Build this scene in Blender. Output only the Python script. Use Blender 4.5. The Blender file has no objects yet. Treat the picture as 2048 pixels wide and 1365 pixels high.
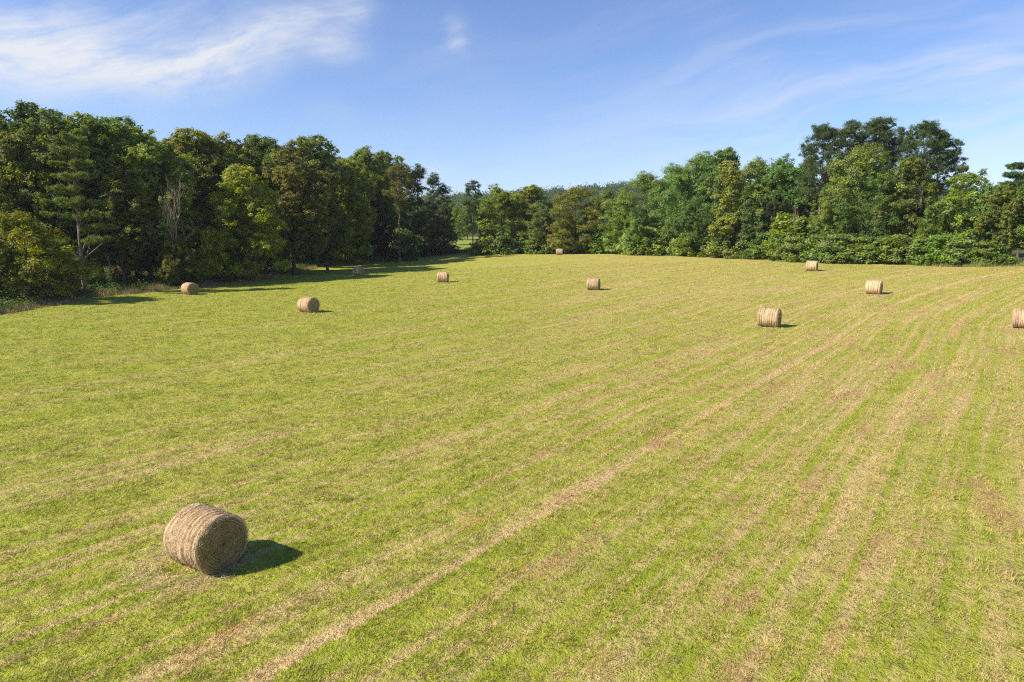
import bpy, math, random
import numpy as np
R = math.radians
rng = np.random.default_rng(11)
random.seed(11)
C = bpy.context.scene.collection
scene = bpy.context.scene

# ------------------------------------------------------------------ camera
CAMZ, PITCH, FPX = 7.3, R(8.99), 1365.0
ct, st = math.cos(PITCH), math.sin(PITCH)
cam = bpy.data.objects.new('camera', bpy.data.cameras.new('camera'))
C.objects.link(cam)
cam.location = (0, 0, CAMZ)
cam.rotation_euler = (R(90) - PITCH, 0, 0)
cam.data.sensor_width = 36
cam.data.lens = 24.0
cam.data.clip_start = .1
cam.data.clip_end = 9000
scene.camera = cam

def slope_at(v):                      # height over distance seen at picture row v
    cy = (682.5 - v) / FPX
    return (cy * ct - st) / (ct + cy * st)
def x_at(u, Y, z):
    return (u - 1024) / FPX * (Y * ct - (z - CAMZ) * st)

# ------------------------------------------------------------------ terrain
EDGE = [(-46, 62, 0), (-48, 78, 0), (-44, 90, 0), (-39.6, 99, 0.05), (-38, 121, .2), (-41, 150, .6), (-35, 170, 1.2),
        (-27, 181, 1.6), (-14, 185, 2.0), (-3, 184, 2.3), (12, 173, 2.1), (31.5, 156, 2.6), (47, 134, 2.6),
        (52, 118, 2.45), (60, 106, 2.5), (63, 98, 2.5), (72, 93, 2.9)]
CTRL = EDGE + [(-6.5, 14, 0), (-15, 53, 0), (20, 54, 0), (39, 73, .8), (10, 82, .5), (42, 97, 2.0), (-10, 97, .4),
        (11, 163, 2.25), (-25, 113, .45), (-39, 82, 0), (37, 50, .27), (0, 0, 0), (30, 10, .1), (-30, 20, 0), (0, 30, 0),
        (-60, 40, .2), (-70, 95, 1.4), (-66, 125, 1.6), (-62, 160, 2.2), (-50, 200, 3.2), (-100, 60, 2), (-100, 130, 3),
        (-200, 0, 2), (-200, 110, 4), (-200, 220, 5), (0, -60, 0), (150, -60, 1.5), (-150, -60, .8), (90, 60, 2.4),
        (130, 80, 3.2), (200, 100, 4), (100, 140, 3.2), (130, 180, 4), (210, 250, 5), (-20, 225, 3.4), (-20, 260, 4.6),
        (30, 200, 2.6), (60, 230, 4), (-90, 270, 5), (-200, 300, 6), (0, 300, 5.5), (120, 300, 6)]
_cp = np.array(CTRL, float)
def _phi(r): return np.where(r > 1e-6, r * r * np.log(np.maximum(r, 1e-6)), 0)
_n = len(_cp)
_K = _phi(np.hypot(_cp[:, None, 0] - _cp[None, :, 0], _cp[:, None, 1] - _cp[None, :, 1])) + 4 * np.eye(_n)
_P = np.c_[np.ones(_n), _cp[:, :2]]
_w = np.linalg.solve(np.block([[_K, _P], [_P.T, np.zeros((3, 3))]]), np.r_[_cp[:, 2], 0, 0, 0])
def sstep(t): t = np.clip(t, 0, 1); return t * t * (3 - 2 * t)
def H(x, y):
    x = np.atleast_1d(np.asarray(x, float)); y = np.atleast_1d(np.asarray(y, float))
    cx, cy = np.clip(x, -200, 210), np.clip(y, -60, 300)
    z = np.zeros(cx.shape)
    fx, fy, fz = cx.ravel(), cy.ravel(), np.zeros(cx.size)
    for s in range(0, fx.size, 20000):
        a, b = fx[s:s + 20000], fy[s:s + 20000]
        fz[s:s + 20000] = _phi(np.hypot(a[:, None] - _cp[None, :, 0], b[:, None] - _cp[None, :, 1])) @ _w[:_n] + _w[_n] + a * _w[_n + 1] + b * _w[_n + 2]
    z = fz.reshape(cx.shape)
    ridge = np.interp(x / np.maximum(y, 300) * 900, [-600, -300, -82, 10, 90, 162, 250, 400, 564, 900, 1500], [18, 26, 34, 37, 42, 49, 53, 48, 41, 32, 24])
    rise = sstep((y - 300) / 600) * (1 - .5 * sstep((y - 930) / 500))
    roll = 2.5 * np.sin(x * .013 + 1) * np.sin(y * .011) * sstep((y - 300) / 200)
    return z + (ridge - 4) * rise + roll
def h1(x, y): return float(H(x, y)[0])

POLY = np.array([(p[0], p[1]) for p in EDGE] + [(100, 84), (170, 60), (170, -60), (-70, -60), (-60, 10), (-48, 45)], float)
def inside(x, y):
    r = np.zeros(x.shape, bool); n = len(POLY)
    for i in range(n):
        (x1, y1), (x2, y2) = POLY[i], POLY[(i + 1) % n]
        c = ((y1 > y) != (y2 > y)) & (x < (x2 - x1) * (y - y1) / (y2 - y1 + 1e-12) + x1)
        r ^= c
    return r
def edge_dist(x, y):                   # unsigned distance to the field boundary
    d = np.full(x.shape, 1e9); n = len(POLY)
    for i in range(n):
        a, b = POLY[i], POLY[(i + 1) % n]
        ab = b - a
        t = np.clip(((x - a[0]) * ab[0] + (y - a[1]) * ab[1]) / (ab @ ab), 0, 1)
        d = np.minimum(d, np.hypot(x - a[0] - t * ab[0], y - a[1] - t * ab[1]))
    return d

# ------------------------------------------------------------------ node helpers
class NT:
    def __init__(s, tree): s.t = tree; s.n = tree.nodes; s.l = tree.links
    def new(s, kind, **kw):
        nd = s.n.new(kind)
        for k, v in kw.items(): setattr(nd, k, v)
        return nd
    def set(s, sock, v):
        if isinstance(v, bpy.types.NodeSocket): s.l.new(v, sock)
        else: sock.default_value = v
    def m(s, op, a, b=0.0, c=None, clamp=False):
        nd = s.new('ShaderNodeMath', operation=op, use_clamp=clamp)
        s.set(nd.inputs[0], a); s.set(nd.inputs[1], b)
        if c is not None: s.set(nd.inputs[2], c)
        return nd.outputs[0]
    def xyz(s, x, y, z=0.0):
        nd = s.new('ShaderNodeCombineXYZ')
        for i, v in enumerate((x, y, z)): s.set(nd.inputs[i], v)
        return nd.outputs[0]
    def sep(s, v):
        nd = s.new('ShaderNodeSeparateXYZ'); s.set(nd.inputs[0], v); return nd.outputs
    def noise(s, v, scale, detail=3, rough=.55, dist=0.0):
        nd = s.new('ShaderNodeTexNoise'); s.set(nd.inputs['Vector'], v)
        nd.inputs['Scale'].default_value = scale; nd.inputs['Detail'].default_value = detail
        nd.inputs['Roughness'].default_value = rough; nd.inputs['Distortion'].default_value = dist
        return nd.outputs['Fac']
    def rng(s, v, a, b, c=0.0, d=1.0, smooth=True):
        nd = s.new('ShaderNodeMapRange', interpolation_type='SMOOTHSTEP' if smooth else 'LINEAR')
        s.set(nd.inputs[0], v)
        for i, q in enumerate((a, b, c, d)): s.set(nd.inputs[i + 1], q)
        return nd.outputs[0]
    def mix(s, f, a, b, mode='MIX'):
        nd = s.new('ShaderNodeMix', data_type='RGBA', blend_type=mode)
        s.set(nd.inputs[0], f)
        s.set(nd.inputs[6], a if isinstance(a, bpy.types.NodeSocket) else (*a, 1))
        s.set(nd.inputs[7], b if isinstance(b, bpy.types.NodeSocket) else (*b, 1))
        return nd.outputs[2]
    def val(s, c, v):
        nd = s.new('ShaderNodeHueSaturation'); s.set(nd.inputs['Color'], c); s.set(nd.inputs['Value'], v); return nd.outputs[0]
    def bump(s, h, strength, dist):
        nd = s.new('ShaderNodeBump'); s.set(nd.inputs['Height'], h)
        nd.inputs['Strength'].default_value = strength; nd.inputs['Distance'].default_value = dist
        return nd.outputs[0]

def material(name):
    m = bpy.data.materials.new(name); m.use_nodes = True
    t = m.node_tree; t.nodes.clear()
    N = NT(t); out = N.new('ShaderNodeOutputMaterial')
    return m, N, out
def principled(N, col, rough=.85, spec=.2, normal=None):
    b = N.new('ShaderNodeBsdfPrincipled')
    N.set(b.inputs['Base Color'], col if isinstance(col, bpy.types.NodeSocket) else (*col, 1))
    N.set(b.inputs['Roughness'], rough); N.set(b.inputs['Specular IOR Level'], spec)
    if normal is not None: N.set(b.inputs['Normal'], normal)
    return b.outputs[0]

# ------------------------------------------------------------------ field colour (stripes of cut hay)
FA = R(54)
def field_colour(N):
    pos = N.new('ShaderNodeNewGeometry').outputs['Position']
    x, y, z = N.sep(pos)
    al = N.m('ADD', N.m('MULTIPLY', x, math.cos(FA)), N.m('MULTIPLY', y, math.sin(FA)))
    s = N.m('ADD', N.m('MULTIPLY', x, -math.sin(FA)), N.m('MULTIPLY', y, math.cos(FA)))
    far = N.m('MAXIMUM', N.m('SUBTRACT', al, 62.0), 0.0)
    s = N.m('ADD', s, N.m('MULTIPLY', N.m('MULTIPLY', far, far), .0045))
    flat = N.xyz(x, y)
    w = N.m('SUBTRACT', N.noise(flat, .07, 2), .5)
    s = N.m('ADD', s, N.m('MULTIPLY', w, .8))
    broad = N.noise(N.xyz(N.m('MULTIPLY', s, .34), N.m('MULTIPLY', al, .022)), 1, 2)
    mid = N.noise(N.xyz(N.m('MULTIPLY', s, 1.7), N.m('MULTIPLY', al, .045)), 1, 3, .6)
    fine = N.noise(N.xyz(N.m('MULTIPLY', s, 3.4), N.m('MULTIPLY', al, .055)), 1, 3, .6)
    patch = N.noise(flat, .16, 4, .6)
    clump = N.noise(flat, 2.2, 4, .65)
    grain = N.noise(flat, 13, 3, .7)
    # windrow lines: where the swaths of hay lay before baling, thin broken tan streaks
    ph = N.m('ADD', N.m('DIVIDE', s, 6.6), .068)
    fr = N.m('ABSOLUTE', N.m('SUBTRACT', N.m('FRACT', ph), .5))
    line = N.rng(N.m('MULTIPLY_ADD', clump, .07, fr), .078, .045)
    brk = N.rng(N.noise(N.xyz(N.m('MULTIPLY', N.m('FLOOR', ph), 3.7), N.m('MULTIPLY', al, .16)), 1, 3), .42, .6)
    one = N.m('ABSOLUTE', N.m('ADD', N.m('SUBTRACT', s, 9.45), N.m('MULTIPLY', N.m('SUBTRACT', clump, .5), .55)))
    one = N.m('MULTIPLY', N.rng(one, .30, .10), N.rng(N.noise(N.xyz(N.m('MULTIPLY', al, .22), 3.3), 1, 4, .65), .34, .62, .25, 1))
    line = N.m('MAXIMUM', N.m('MULTIPLY', N.m('MULTIPLY', line, brk), .45), N.m('MULTIPLY', one, 1.1))
    ph2 = N.m('ADD', N.m('DIVIDE', s, 3.3), .37)
    fr2 = N.m('ABSOLUTE', N.m('SUBTRACT', N.m('FRACT', ph2), .5))
    track = N.rng(fr2, .13, .04)                     # greener, less scuffed wheel tracks between
    dry = N.rng(x, -30.0, 18.0, -.15, .09, False)
    near = N.rng(y, 14.0, 90.0, .02, -.02, False)
    f = N.m('ADD', N.m('MULTIPLY', N.m('SUBTRACT', broad, .5), .35), N.m('MULTIPLY', N.m('SUBTRACT', mid, .5), 1.05))
    f = N.m('ADD', f, N.m('MULTIPLY', N.m('SUBTRACT', fine, .5), 1.2))
    f = N.m('ADD', f, N.m('MULTIPLY', N.m('SUBTRACT', patch, .5), .35))
    f = N.m('ADD', f, N.m('MULTIPLY', N.m('SUBTRACT', clump, .5), .85))
    f = N.m('ADD', f, N.m('MULTIPLY', N.m('SUBTRACT', grain, .5), .55))
    f = N.m('ADD', f, N.m('ADD', dry, near))
    f = N.m('ADD', f, N.m('MULTIPLY', track, -.09))
    f = N.m('ADD', f, N.m('MULTIPLY', line, .46))
    straw = N.rng(f, -.23, .49)
    g = N.mix(N.rng(N.noise(flat, .55, 3), .3, .7), GRASS_A, GRASS_B)
    g = N.mix(N.rng(mid, .5, .68, 0, .6), g, GRASS_C)
    red = N.rng(N.noise(N.xyz(N.m('MULTIPLY', s, .8), N.m('MULTIPLY', al, .25)), 1, 3), .55, .75)
    sc = N.mix(red, STRAW_A, STRAW_B)
    col = N.mix(straw, g, sc)
    # scuffed red soil showing through, mostly on the drier right side
    so = N.noise(N.xyz(N.m('MULTIPLY', s, .55), N.m('MULTIPLY', al, .2), 5.0), 1, 5, .68)
    so = N.rng(N.m('ADD', so, N.rng(x, -15.0, 12.0, -.06, .02, False)), .545, .66, 0, .8)
    return N.mix(N.m('MULTIPLY', so, N.rng(grain, .3, .6)), col, (.40, .235, .125)), straw, clump, grain
GRASS_A, GRASS_B, GRASS_C = (.240, .285, .020), (.335, .350, .044), (.180, .240, .015)
STRAW_A, STRAW_B = (.52, .385, .175), (.50, .300, .135)

def mat_field():
    m, N, out = material('mown_hayfield')
    col, straw, clump, grain = field_colour(N)
    pos = N.new('ShaderNodeNewGeometry').outputs['Position']
    x, y, z = N.sep(pos)
    spk = N.noise(N.xyz(x, y), 26, 3, .75)
    tus = N.noise(N.xyz(x, y, 3.0), 7.5, 3, .65)
    bare = N.rng(N.m('ADD', N.m('MULTIPLY', tus, .6), N.m('MULTIPLY', spk, .4)), .50, .36)
    col = N.val(col, N.rng(spk, .3, .7, .82, 1.22, False))
    col = N.mix(N.m('MULTIPLY', bare, .7), col, (.085, .056, .026))     # dead thatch and soil, also painting in dark shadow gaps between the tufts
    h = N.m('ADD', N.m('MULTIPLY', clump, .7), N.m('ADD', N.m('MULTIPLY', tus, .7), N.m('MULTIPLY', spk, .3)))
    N.l.new(principled(N, col, .9, .1, N.bump(h, .9, .22)), out.inputs[0])
    return m
def mat_blades():
    m, N, out = material('mown_grass_blades')
    col, straw, clump, grain = field_colour(N)
    a = N.new('ShaderNodeAttribute', attribute_name='rnd').outputs['Fac']
    col = N.mix(N.rng(a, .64, 1.0, 0, .65), col, (.52, .42, .18))
    col = N.val(col, N.rng(N.m('FRACT', N.m('MULTIPLY', a, 7.31)), 0, 1, .8, 1.4, False))
    d = principled(N, col, .6, .25)
    tr = N.new('ShaderNodeBsdfTranslucent'); N.l.new(col, tr.inputs[0])
    mx = N.new('ShaderNodeMixShader'); mx.inputs[0].default_value = .3
    N.l.new(d, mx.inputs[1]); N.l.new(tr.outputs[0], mx.inputs[2]); N.l.new(mx.outputs[0], out.inputs[0])
    return m
def mat_ground():
    m, N, out = material('rough_ground')
    pos = N.new('ShaderNodeNewGeometry').outputs['Position']
    n1 = N.noise(pos, .12, 4); n2 = N.noise(pos, 2.5, 4, .65); n3 = N.noise(pos, 14, 3, .7)
    c = N.mix(N.rng(n2, .35, .65), (.055, .042, .026), (.10, .078, .045))
    c = N.mix(N.rng(N.m('ADD', n1, N.m('MULTIPLY', n3, .25)), .5, .72), c, (.085, .12, .028))
    N.l.new(principled(N, c, .95, .1, N.bump(N.m('ADD', n2, n3), .8, .25)), out.inputs[0])
    return m
def mat_meadow():
    m, N, out = material('meadow_grass')
    pos = N.new('ShaderNodeNewGeometry').outputs['Position']
    c = N.mix(N.rng(N.noise(pos, .5, 4), .35, .65), (.16, .22, .035), (.24, .26, .06))
    N.l.new(principled(N, c, .9, .1, N.bump(N.noise(pos, 5, 4), .8, .2)), out.inputs[0])
    return m
def mat_leaf(name, trans=.34, spec=.35, rough=.5):
    m, N, out = material(name)
    oi = N.new('ShaderNodeObjectInfo')
    a = N.new('ShaderNodeAttribute', attribute_name='rnd').outputs['Fac']
    k = N.new('ShaderNodeAttribute', attribute_name='clu').outputs['Fac']
    hs = N.new('ShaderNodeHueSaturation')
    N.l.new(oi.outputs['Color'], hs.inputs['Color'])
    N.set(hs.inputs['Hue'], N.rng(k, 0, 1, .478, .522, False))
    N.set(hs.inputs['Saturation'], N.rng(N.m('FRACT', N.m('MULTIPLY', k, 5.7)), 0, 1, .78, 1.12, False))
    N.set(hs.inputs['Value'], N.m('MULTIPLY', N.rng(a, 0, 1, .72, 1.3, False), N.rng(N.m('FRACT', N.m('MULTIPLY', k, 9.3)), 0, 1, .68, 1.4, False)))
    d = principled(N, hs.outputs[0], rough, spec * .7)
    tr = N.new('ShaderNodeBsdfTranslucent')
    N.l.new(N.mix(.6, hs.outputs[0], (1.25, 1.15, .4), 'MULTIPLY'), tr.inputs[0])
    mx = N.new('ShaderNodeMixShader'); mx.inputs[0].default_value = trans
    N.l.new(d, mx.inputs[1]); N.l.new(tr.outputs[0], mx.inputs[2]); N.l.new(mx.outputs[0], out.inputs[0])
    return m
def mat_bark(name, a, b):
    m, N, out = material(name)
    tc = N.new('ShaderNodeTexCoord').outputs['Object']
    x, y, z = N.sep(tc)
    n = N.noise(N.xyz(N.m('MULTIPLY', x, 9), N.m('MULTIPLY', y, 9), N.m('MULTIPLY', z, 1.6)), 1, 4, .65)
    c = N.mix(N.rng(n, .3, .7), a, b)
    N.l.new(principled(N, c, .95, .1, N.bump(n, 1, .06)), out.inputs[0])
    return m
def mat_hay(name, end=False):
    m, N, out = material(name)
    tc = N.new('ShaderNodeTexCoord').outputs['Object']
    oi = N.new('ShaderNodeObjectInfo')
    x, y, z = N.sep(tc)
    ang = N.m('ARCTAN2', y, z)
    rad = N.m('SQRT', N.m('ADD', N.m('MULTIPLY', y, y), N.m('MULTIPLY', z, z)))
    ro = N.m('MULTIPLY', oi.outputs['Random'], 40.0)
    if end:
        sp = N.m('ADD', N.m('MULTIPLY', rad, 17), N.m('DIVIDE', ang, 6.2832))
        ly = N.noise(N.xyz(N.m('MULTIPLY', rad, 34), N.m('ADD', N.m('MULTIPLY', ang, 1.6), ro), N.m('MULTIPLY', x, 3)), 1, 4, .7, .6)
        ly2 = N.noise(N.xyz(N.m('MULTIPLY', rad, 95), N.m('ADD', N.m('MULTIPLY', ang, 5), ro)), 1, 3, .7, .5)
        big = N.noise(tc, 2.4, 3)
        h = N.m('ADD', N.m('MULTIPLY', ly, .6), N.m('MULTIPLY', ly2, .5))
        h = N.m('ADD', N.m('MULTIPLY', h, .8), N.m('MULTIPLY', N.rng(N.m('ABSOLUTE', N.m('SUBTRACT', N.m('FRACT', N.m('ADD', sp, N.m('MULTIPLY', big, 2.6))), .5)), .5, .2), .10))
        c = N.mix(N.rng(h, .38, .72), (.17, .115, .04), (.76, .59, .28))
        c = N.mix(N.rng(big, .4, .66, 0, .35), c, (.42, .30, .11))
        nm = N.bump(h, 1, .1)
    else:
        rid = N.noise(N.xyz(N.m('MULTIPLY', x, 19), N.m('MULTIPLY', ang, .5), ro), 1, 3, .6, .4)
        f = N.noise(N.xyz(N.m('MULTIPLY', x, 60), N.m('ADD', N.m('MULTIPLY', ang, 9), ro)), 1, 4, .75, 1.2)
        blot = N.noise(tc, 3.5, 4, .65)
        h = N.m('ADD', N.m('MULTIPLY', rid, .7), N.m('MULTIPLY', f, .7))
        c = N.mix(N.rng(N.m('ADD', h, N.m('MULTIPLY', N.m('SUBTRACT', rid, .5), .8)), .5, .95), (.25, .16, .08), (.72, .55, .32))
        c = N.mix(N.rng(blot, .42, .68, 0, .55), c, (.54, .40, .26))
        nm = N.bump(h, 1, .05)
    c = N.val(c, N.rng(oi.outputs['Random'], 0, 1, [.86, 1.1][0], 1.1, False))
    N.l.new(principled(N, c, .85, .15, nm), out.inputs[0])
    return m
def mat_straw(name, lo, hi):
    m, N, out = material(name)
    a = N.new('ShaderNodeAttribute', attribute_name='rnd').outputs['Fac']
    c = N.mix(a, lo, hi)
    N.l.new(principled(N, c, .75, .2), out.inputs[0])
    return m

M_FIELD, M_BLADE, M_GROUND, M_MEADOW = mat_field(), mat_blades(), mat_ground(), mat_meadow()
M_LEAF = mat_leaf('broad_leaves', .48); M_NEEDLE = mat_leaf('needles', .28, .3, .55)
M_BARK = mat_bark('grey_brown_bark', (.055, .042, .032), (.17, .135, .105))
M_PBARK = mat_bark('pine_bark', (.12, .085, .065), (.30, .225, .18))
M_PALE = mat_bark('bleached_wood', (.24, .20, .16), (.46, .40, .33))
M_REDB = mat_bark('weathered_bark', (.13, .10, .075), (.36, .28, .20))

# ------------------------------------------------------------------ mesh helpers
def mesh_np(name, V, F, mats, attrs=None, smooth=False):
    """V (n,3); F (m,k) int array, one k for all faces"""
    me = bpy.data.meshes.new(name)
    V = np.ascontiguousarray(V, np.float32); F = np.ascontiguousarray(F, np.int32)
    m, k = F.shape
    me.vertices.add(len(V)); me.vertices.foreach_set('co', V.ravel())
    me.loops.add(m * k); me.loops.foreach_set('vertex_index', F.ravel())
    me.polygons.add(m)
    me.polygons.foreach_set('loop_start', np.arange(0, m * k, k, dtype=np.int32))
    me.polygons.foreach_set('use_smooth', np.full(m, smooth))
    for nm, arr in (attrs or {}).items():
        a = me.attributes.new(nm, 'FLOAT', 'FACE'); a.data.foreach_set('value', np.ascontiguousarray(arr, np.float32))
    me.update(calc_edges=True)
    me.materials.append(mats)
    return me
def link(name, me, parent=None):
    o = bpy.data.objects.new(name, me); C.objects.link(o)
    if parent is not None: o.parent = parent
    return o
def tag(o, label=None, cat=None, group=None, kind=None):
    if label: o['label'] = label
    if cat: o['category'] = cat
    if group: o['group'] = group
    if kind: o['kind'] = kind
    return o
def unit(v): return v / np.maximum(np.linalg.norm(v, axis=-1, keepdims=True), 1e-9)

def leaves(P, Nrm, size, asp, g):
    """rhombus leaves with a slight fold: 4 verts each"""
    n = len(P)
    r = unit(g.normal(size=(n, 3)))
    u = unit(np.cross(Nrm, r)); v = unit(np.cross(Nrm, u))
    s = size[:, None]
    V = np.stack([P - u * s, P + v * s * asp + Nrm * s * .18, P + u * s, P - v * s * asp + Nrm * s * .18], 1).reshape(-1, 3)
    return V, np.arange(n * 4).reshape(n, 4)

def foliage(lobes, g, sub=13, per=22, leaf=(.11, .2), asp=.62, subr=.42, out=1.0, up=.55, needle=False):
    """lobes: array rows cx,cy,cz,rx,ry,rz -> leaf positions in sub-clumps over each lobe"""
    Ps, Ns, Ks = [], [], []; per = int(per * (1.7 if needle else 2.1))
    for (cx, cy, cz, rx, ry, rz) in lobes:
        k = max(4, int(sub * 1.35 * (rx * ry * rz) ** (2 / 3) / 2.2))
        d = unit(g.normal(size=(k, 3)) + np.array([0, 0, .25]))
        q = .72 + .38 * g.random((k, 1)) ** 1.5 * out
        cc = np.array([cx, cy, cz]) + d * np.array([rx, ry, rz]) * q
        sr = subr * g.uniform(.65, 1.35, (k, 1))
        off = g.normal(size=(k, per, 3)) * np.array([.62, .62, .42])
        p = cc[:, None, :] + off * sr[:, :, None]
        nn = unit(d[:, None, :] * .75 + np.array([0, 0, up]) + g.normal(size=(k, per, 3)) * .55 + off * .45)
        Ps.append(p.reshape(-1, 3)); Ns.append(nn.reshape(-1, 3))
        Ks.append(np.repeat(g.random(k) * .6 + .4 * g.random(), per))
    P, Nn, K = np.concatenate(Ps), np.concatenate(Ns), np.concatenate(Ks)
    size = g.uniform(leaf[0], leaf[1], len(P)) * (1.0 if needle else 1.12)
    if needle: Nn = unit(g.normal(size=Nn.shape) + Nn * .4)
    V, F = leaves(P, Nn, size, asp, g)
    return V, F, {'rnd': g.random(len(P)), 'clu': K}

def tube(path, rad, sides=7):
    path = np.array(path, float); n = len(path)
    t = np.gradient(path, axis=0); t = unit(t)
    ref = np.array([1.0, 0, 0]) if abs(t[0, 0]) < .8 else np.array([0, 1.0, 0])
    u = unit(np.cross(t, ref)); v = np.cross(t, u)
    a = np.linspace(0, 2 * np.pi, sides, endpoint=False)
    V = (path[:, None, :] + (u[:, None, :] * np.cos(a)[None, :, None] + v[:, None, :] * np.sin(a)[None, :, None]) * np.array(rad)[:, None, None]).reshape(-1, 3)
    F = []
    for i in range(n - 1):
        for j in range(sides):
            k = (j + 1) % sides
            F.append((i * sides + j, i * sides + k, (i + 1) * sides + k, (i + 1) * sides + j))
    return V, np.array(F)
def join(parts):
    Vs, Fs, o = [], [], 0
    for V, F in parts: Vs.append(V); Fs.append(F + o); o += len(V)
    return np.concatenate(Vs), np.concatenate(Fs)

def trunk_mesh(name, g, Ht, r0, lobes, mat, nl=14, lean=.03, top=.8, roots=True):
    zs = np.linspace(-.3, Ht * top, 9)
    wob = np.cumsum(g.normal(0, lean, (9, 2)), 0) * Ht * .07
    wob -= wob[0]
    path = np.c_[wob, zs]
    rad = r0 * (1 - .85 * (zs - zs[0]) / (zs[-1] - zs[0])); rad[0] *= 1.45; rad[1] *= 1.05
    parts = [tube(path, rad, 8)]
    pick = g.permutation(len(lobes))[:nl]
    for i in pick:
        c = np.array(lobes[i][:3])
        zb = np.clip(c[2] - g.uniform(.12, .3) * Ht * .6 - .2 * np.hypot(c[0], c[1]), Ht * .12, Ht * top * .96)
        b = np.array([np.interp(zb, zs, path[:, 0]), np.interp(zb, zs, path[:, 1]), zb])
        rb = np.interp(zb, zs, rad) * .5
        mid = b * .5 + c * .5 + g.normal(0, .25, 3) + np.array([0, 0, -.3])
        q1 = b * .75 + mid * .25 + np.array([0, 0, .1])
        parts.append(tube([b, q1 * .4 + mid * .6, mid * .45 + c * .55, c], [rb, rb * .75, rb * .5, rb * .15], 5))
    V, F = join(parts)
    return mesh_np(name, V, F, mat, smooth=True)

# ------------------------------------------------------------------ prototypes of trees: mesh pairs, natural height, foliage
def prof_lobes(g, Ht, z0, Rm, prof, n, lr, flat=.8, inner=.3):
    ts = np.linspace(0, 1, 60); pv = np.interp(ts, [p[0] for p in prof], [p[1] for p in prof])
    cdf = np.cumsum(pv + .12); cdf /= cdf[-1]
    ph1, ph2 = g.uniform(0, 6.28, 2); L = []
    for i in range(n):
        t = np.interp(g.random(), cdf, ts); a = g.uniform(0, 6.283)
        r = g.uniform(*lr)
        env = Rm * np.interp(t, ts, pv) * (1 + .18 * math.sin(2 * a + ph1 + 3 * t) + .14 * math.sin(3 * a + ph2 - 5 * t))
        q = g.uniform(0, .6) if g.random() < inner else g.uniform(.7, 1.02)
        rc = max(0, env * 1.12 - r * .5) * q
        z = z0 + t * (Ht - z0 - r * flat)
        L.append((rc * math.cos(a), rc * math.sin(a), z + r * flat * .2, r, r * g.uniform(.8, 1.1), r * flat * g.uniform(.8, 1.1)))
    for k in range(3):
        r = g.uniform(*lr) * .8
        L.append((g.normal(0, .12 * Rm), g.normal(0, .12 * Rm), Ht - r * flat * (1 + .6 * k), r, r, r * flat))
    return np.array(L)

ROUND = [(0, .55), (.18, .88), (.42, 1), (.7, .95), (.88, .74), (1, .4)]
TALL = [(0, .4), (.3, .75), (.6, 1), (.82, .9), (1, .4)]
SKIRT = [(0, .95), (.15, 1), (.45, .97), (.75, .82), (1, .35)]
COLUMN = [(0, 1), (.2, .85), (.5, .7), (.75, .6), (.92, .42), (1, .2)]
CONE = [(0, 1), (.3, .82), (.6, .5), (.85, .24), (1, .07)]
DOME = [(0, 1), (.35, .98), (.65, .78), (.88, .45), (1, .25)]
PROTO = {}
def proto(key, Ht, crown, trunk, extra=()): PROTO[key] = dict(h=Ht, crown=crown, trunk=trunk, extra=extra)

def make_broad(key, seed, Ht, z0, Rm, prof, n, lr, r0, sub=13, per=22, leaf=(.11, .2), flat=.8, bark=None, nl=14, subr=.42, out=1.0, inner=.3, up=.55):
    g = np.random.default_rng(seed)
    L = prof_lobes(g, Ht, z0, Rm, prof, n, lr, flat, inner)
    V, F, A = foliage(L, g, sub, per, leaf, .62, subr, out, up)
    proto(key, Ht, mesh_np(key + '_crown', V, F, M_LEAF, A), trunk_mesh(key + '_trunk', g, Ht, r0, L, bark or M_BARK, nl))
make_broad('oak_a', 1, 22, 4.5, 5.6, ROUND, 62, (1.2, 2.2), .34)
make_broad('oak_b', 2, 24, 7, 5.0, TALL, 58, (1.1, 2.0), .32, out=1.3)
make_broad('oak_c', 3, 21, 3.0, 6.2, ROUND, 70, (1.2, 2.3), .36)
make_broad('oak_d', 4, 25, 8, 5.4, TALL, 60, (1.0, 1.9), .33, out=1.4)
make_broad('maple', 5, 19, 2.0, 5.6, SKIRT, 72, (1.1, 2.0), .3, leaf=(.10, .18), per=26)
make_broad('ash', 6, 18, 2.0, 5.0, ROUND, 66, (.9, 1.7), .27, leaf=(.08, .17), per=26, out=1.5, up=.7)
make_broad('feathery', 7, 17, 1.5, 5.8, SKIRT, 74, (.9, 1.6), .28, leaf=(.07, .15), per=28, out=1.7, up=.8, subr=.5)
make_broad('big_leaf', 8, 15, 1.0, 4.6, SKIRT, 70, (.8, 1.5), .24, leaf=(.10, .19), per=26, out=1.2)
make_broad('vine_col', 9, 17, .3, 2.9, COLUMN, 60, (.7, 1.25), .26, leaf=(.12, .2), sub=17, per=18, out=1.1)
make_broad('bushy', 10, 11, 1.2, 6.0, DOME, 70, (.9, 1.6), .24, leaf=(.08, .16), per=26, out=1.5, up=.8)
make_broad('sapling', 12, 9, 1.6, 2.6, ROUND, 30, (.6, 1.1), .09, leaf=(.11, .19), per=20, out=1.4)
make_broad('shrub_a', 21, 4.2, .1, 3.4, DOME, 40, (.6, 1.1), .1, leaf=(.09, .17), sub=16, per=20, nl=6, subr=.34)
make_broad('shrub_b', 22, 3.6, .1, 3.0, DOME, 36, (.5, 1.0), .09, leaf=(.10, .18), sub=16, per=20, nl=6, subr=.34, out=1.4)
make_broad('shrub_c', 23, 5.0, .1, 2.8, COLUMN, 40, (.6, 1.1), .1, leaf=(.09, .17), sub=16, per=20, nl=6, subr=.34, out=1.2)

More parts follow.
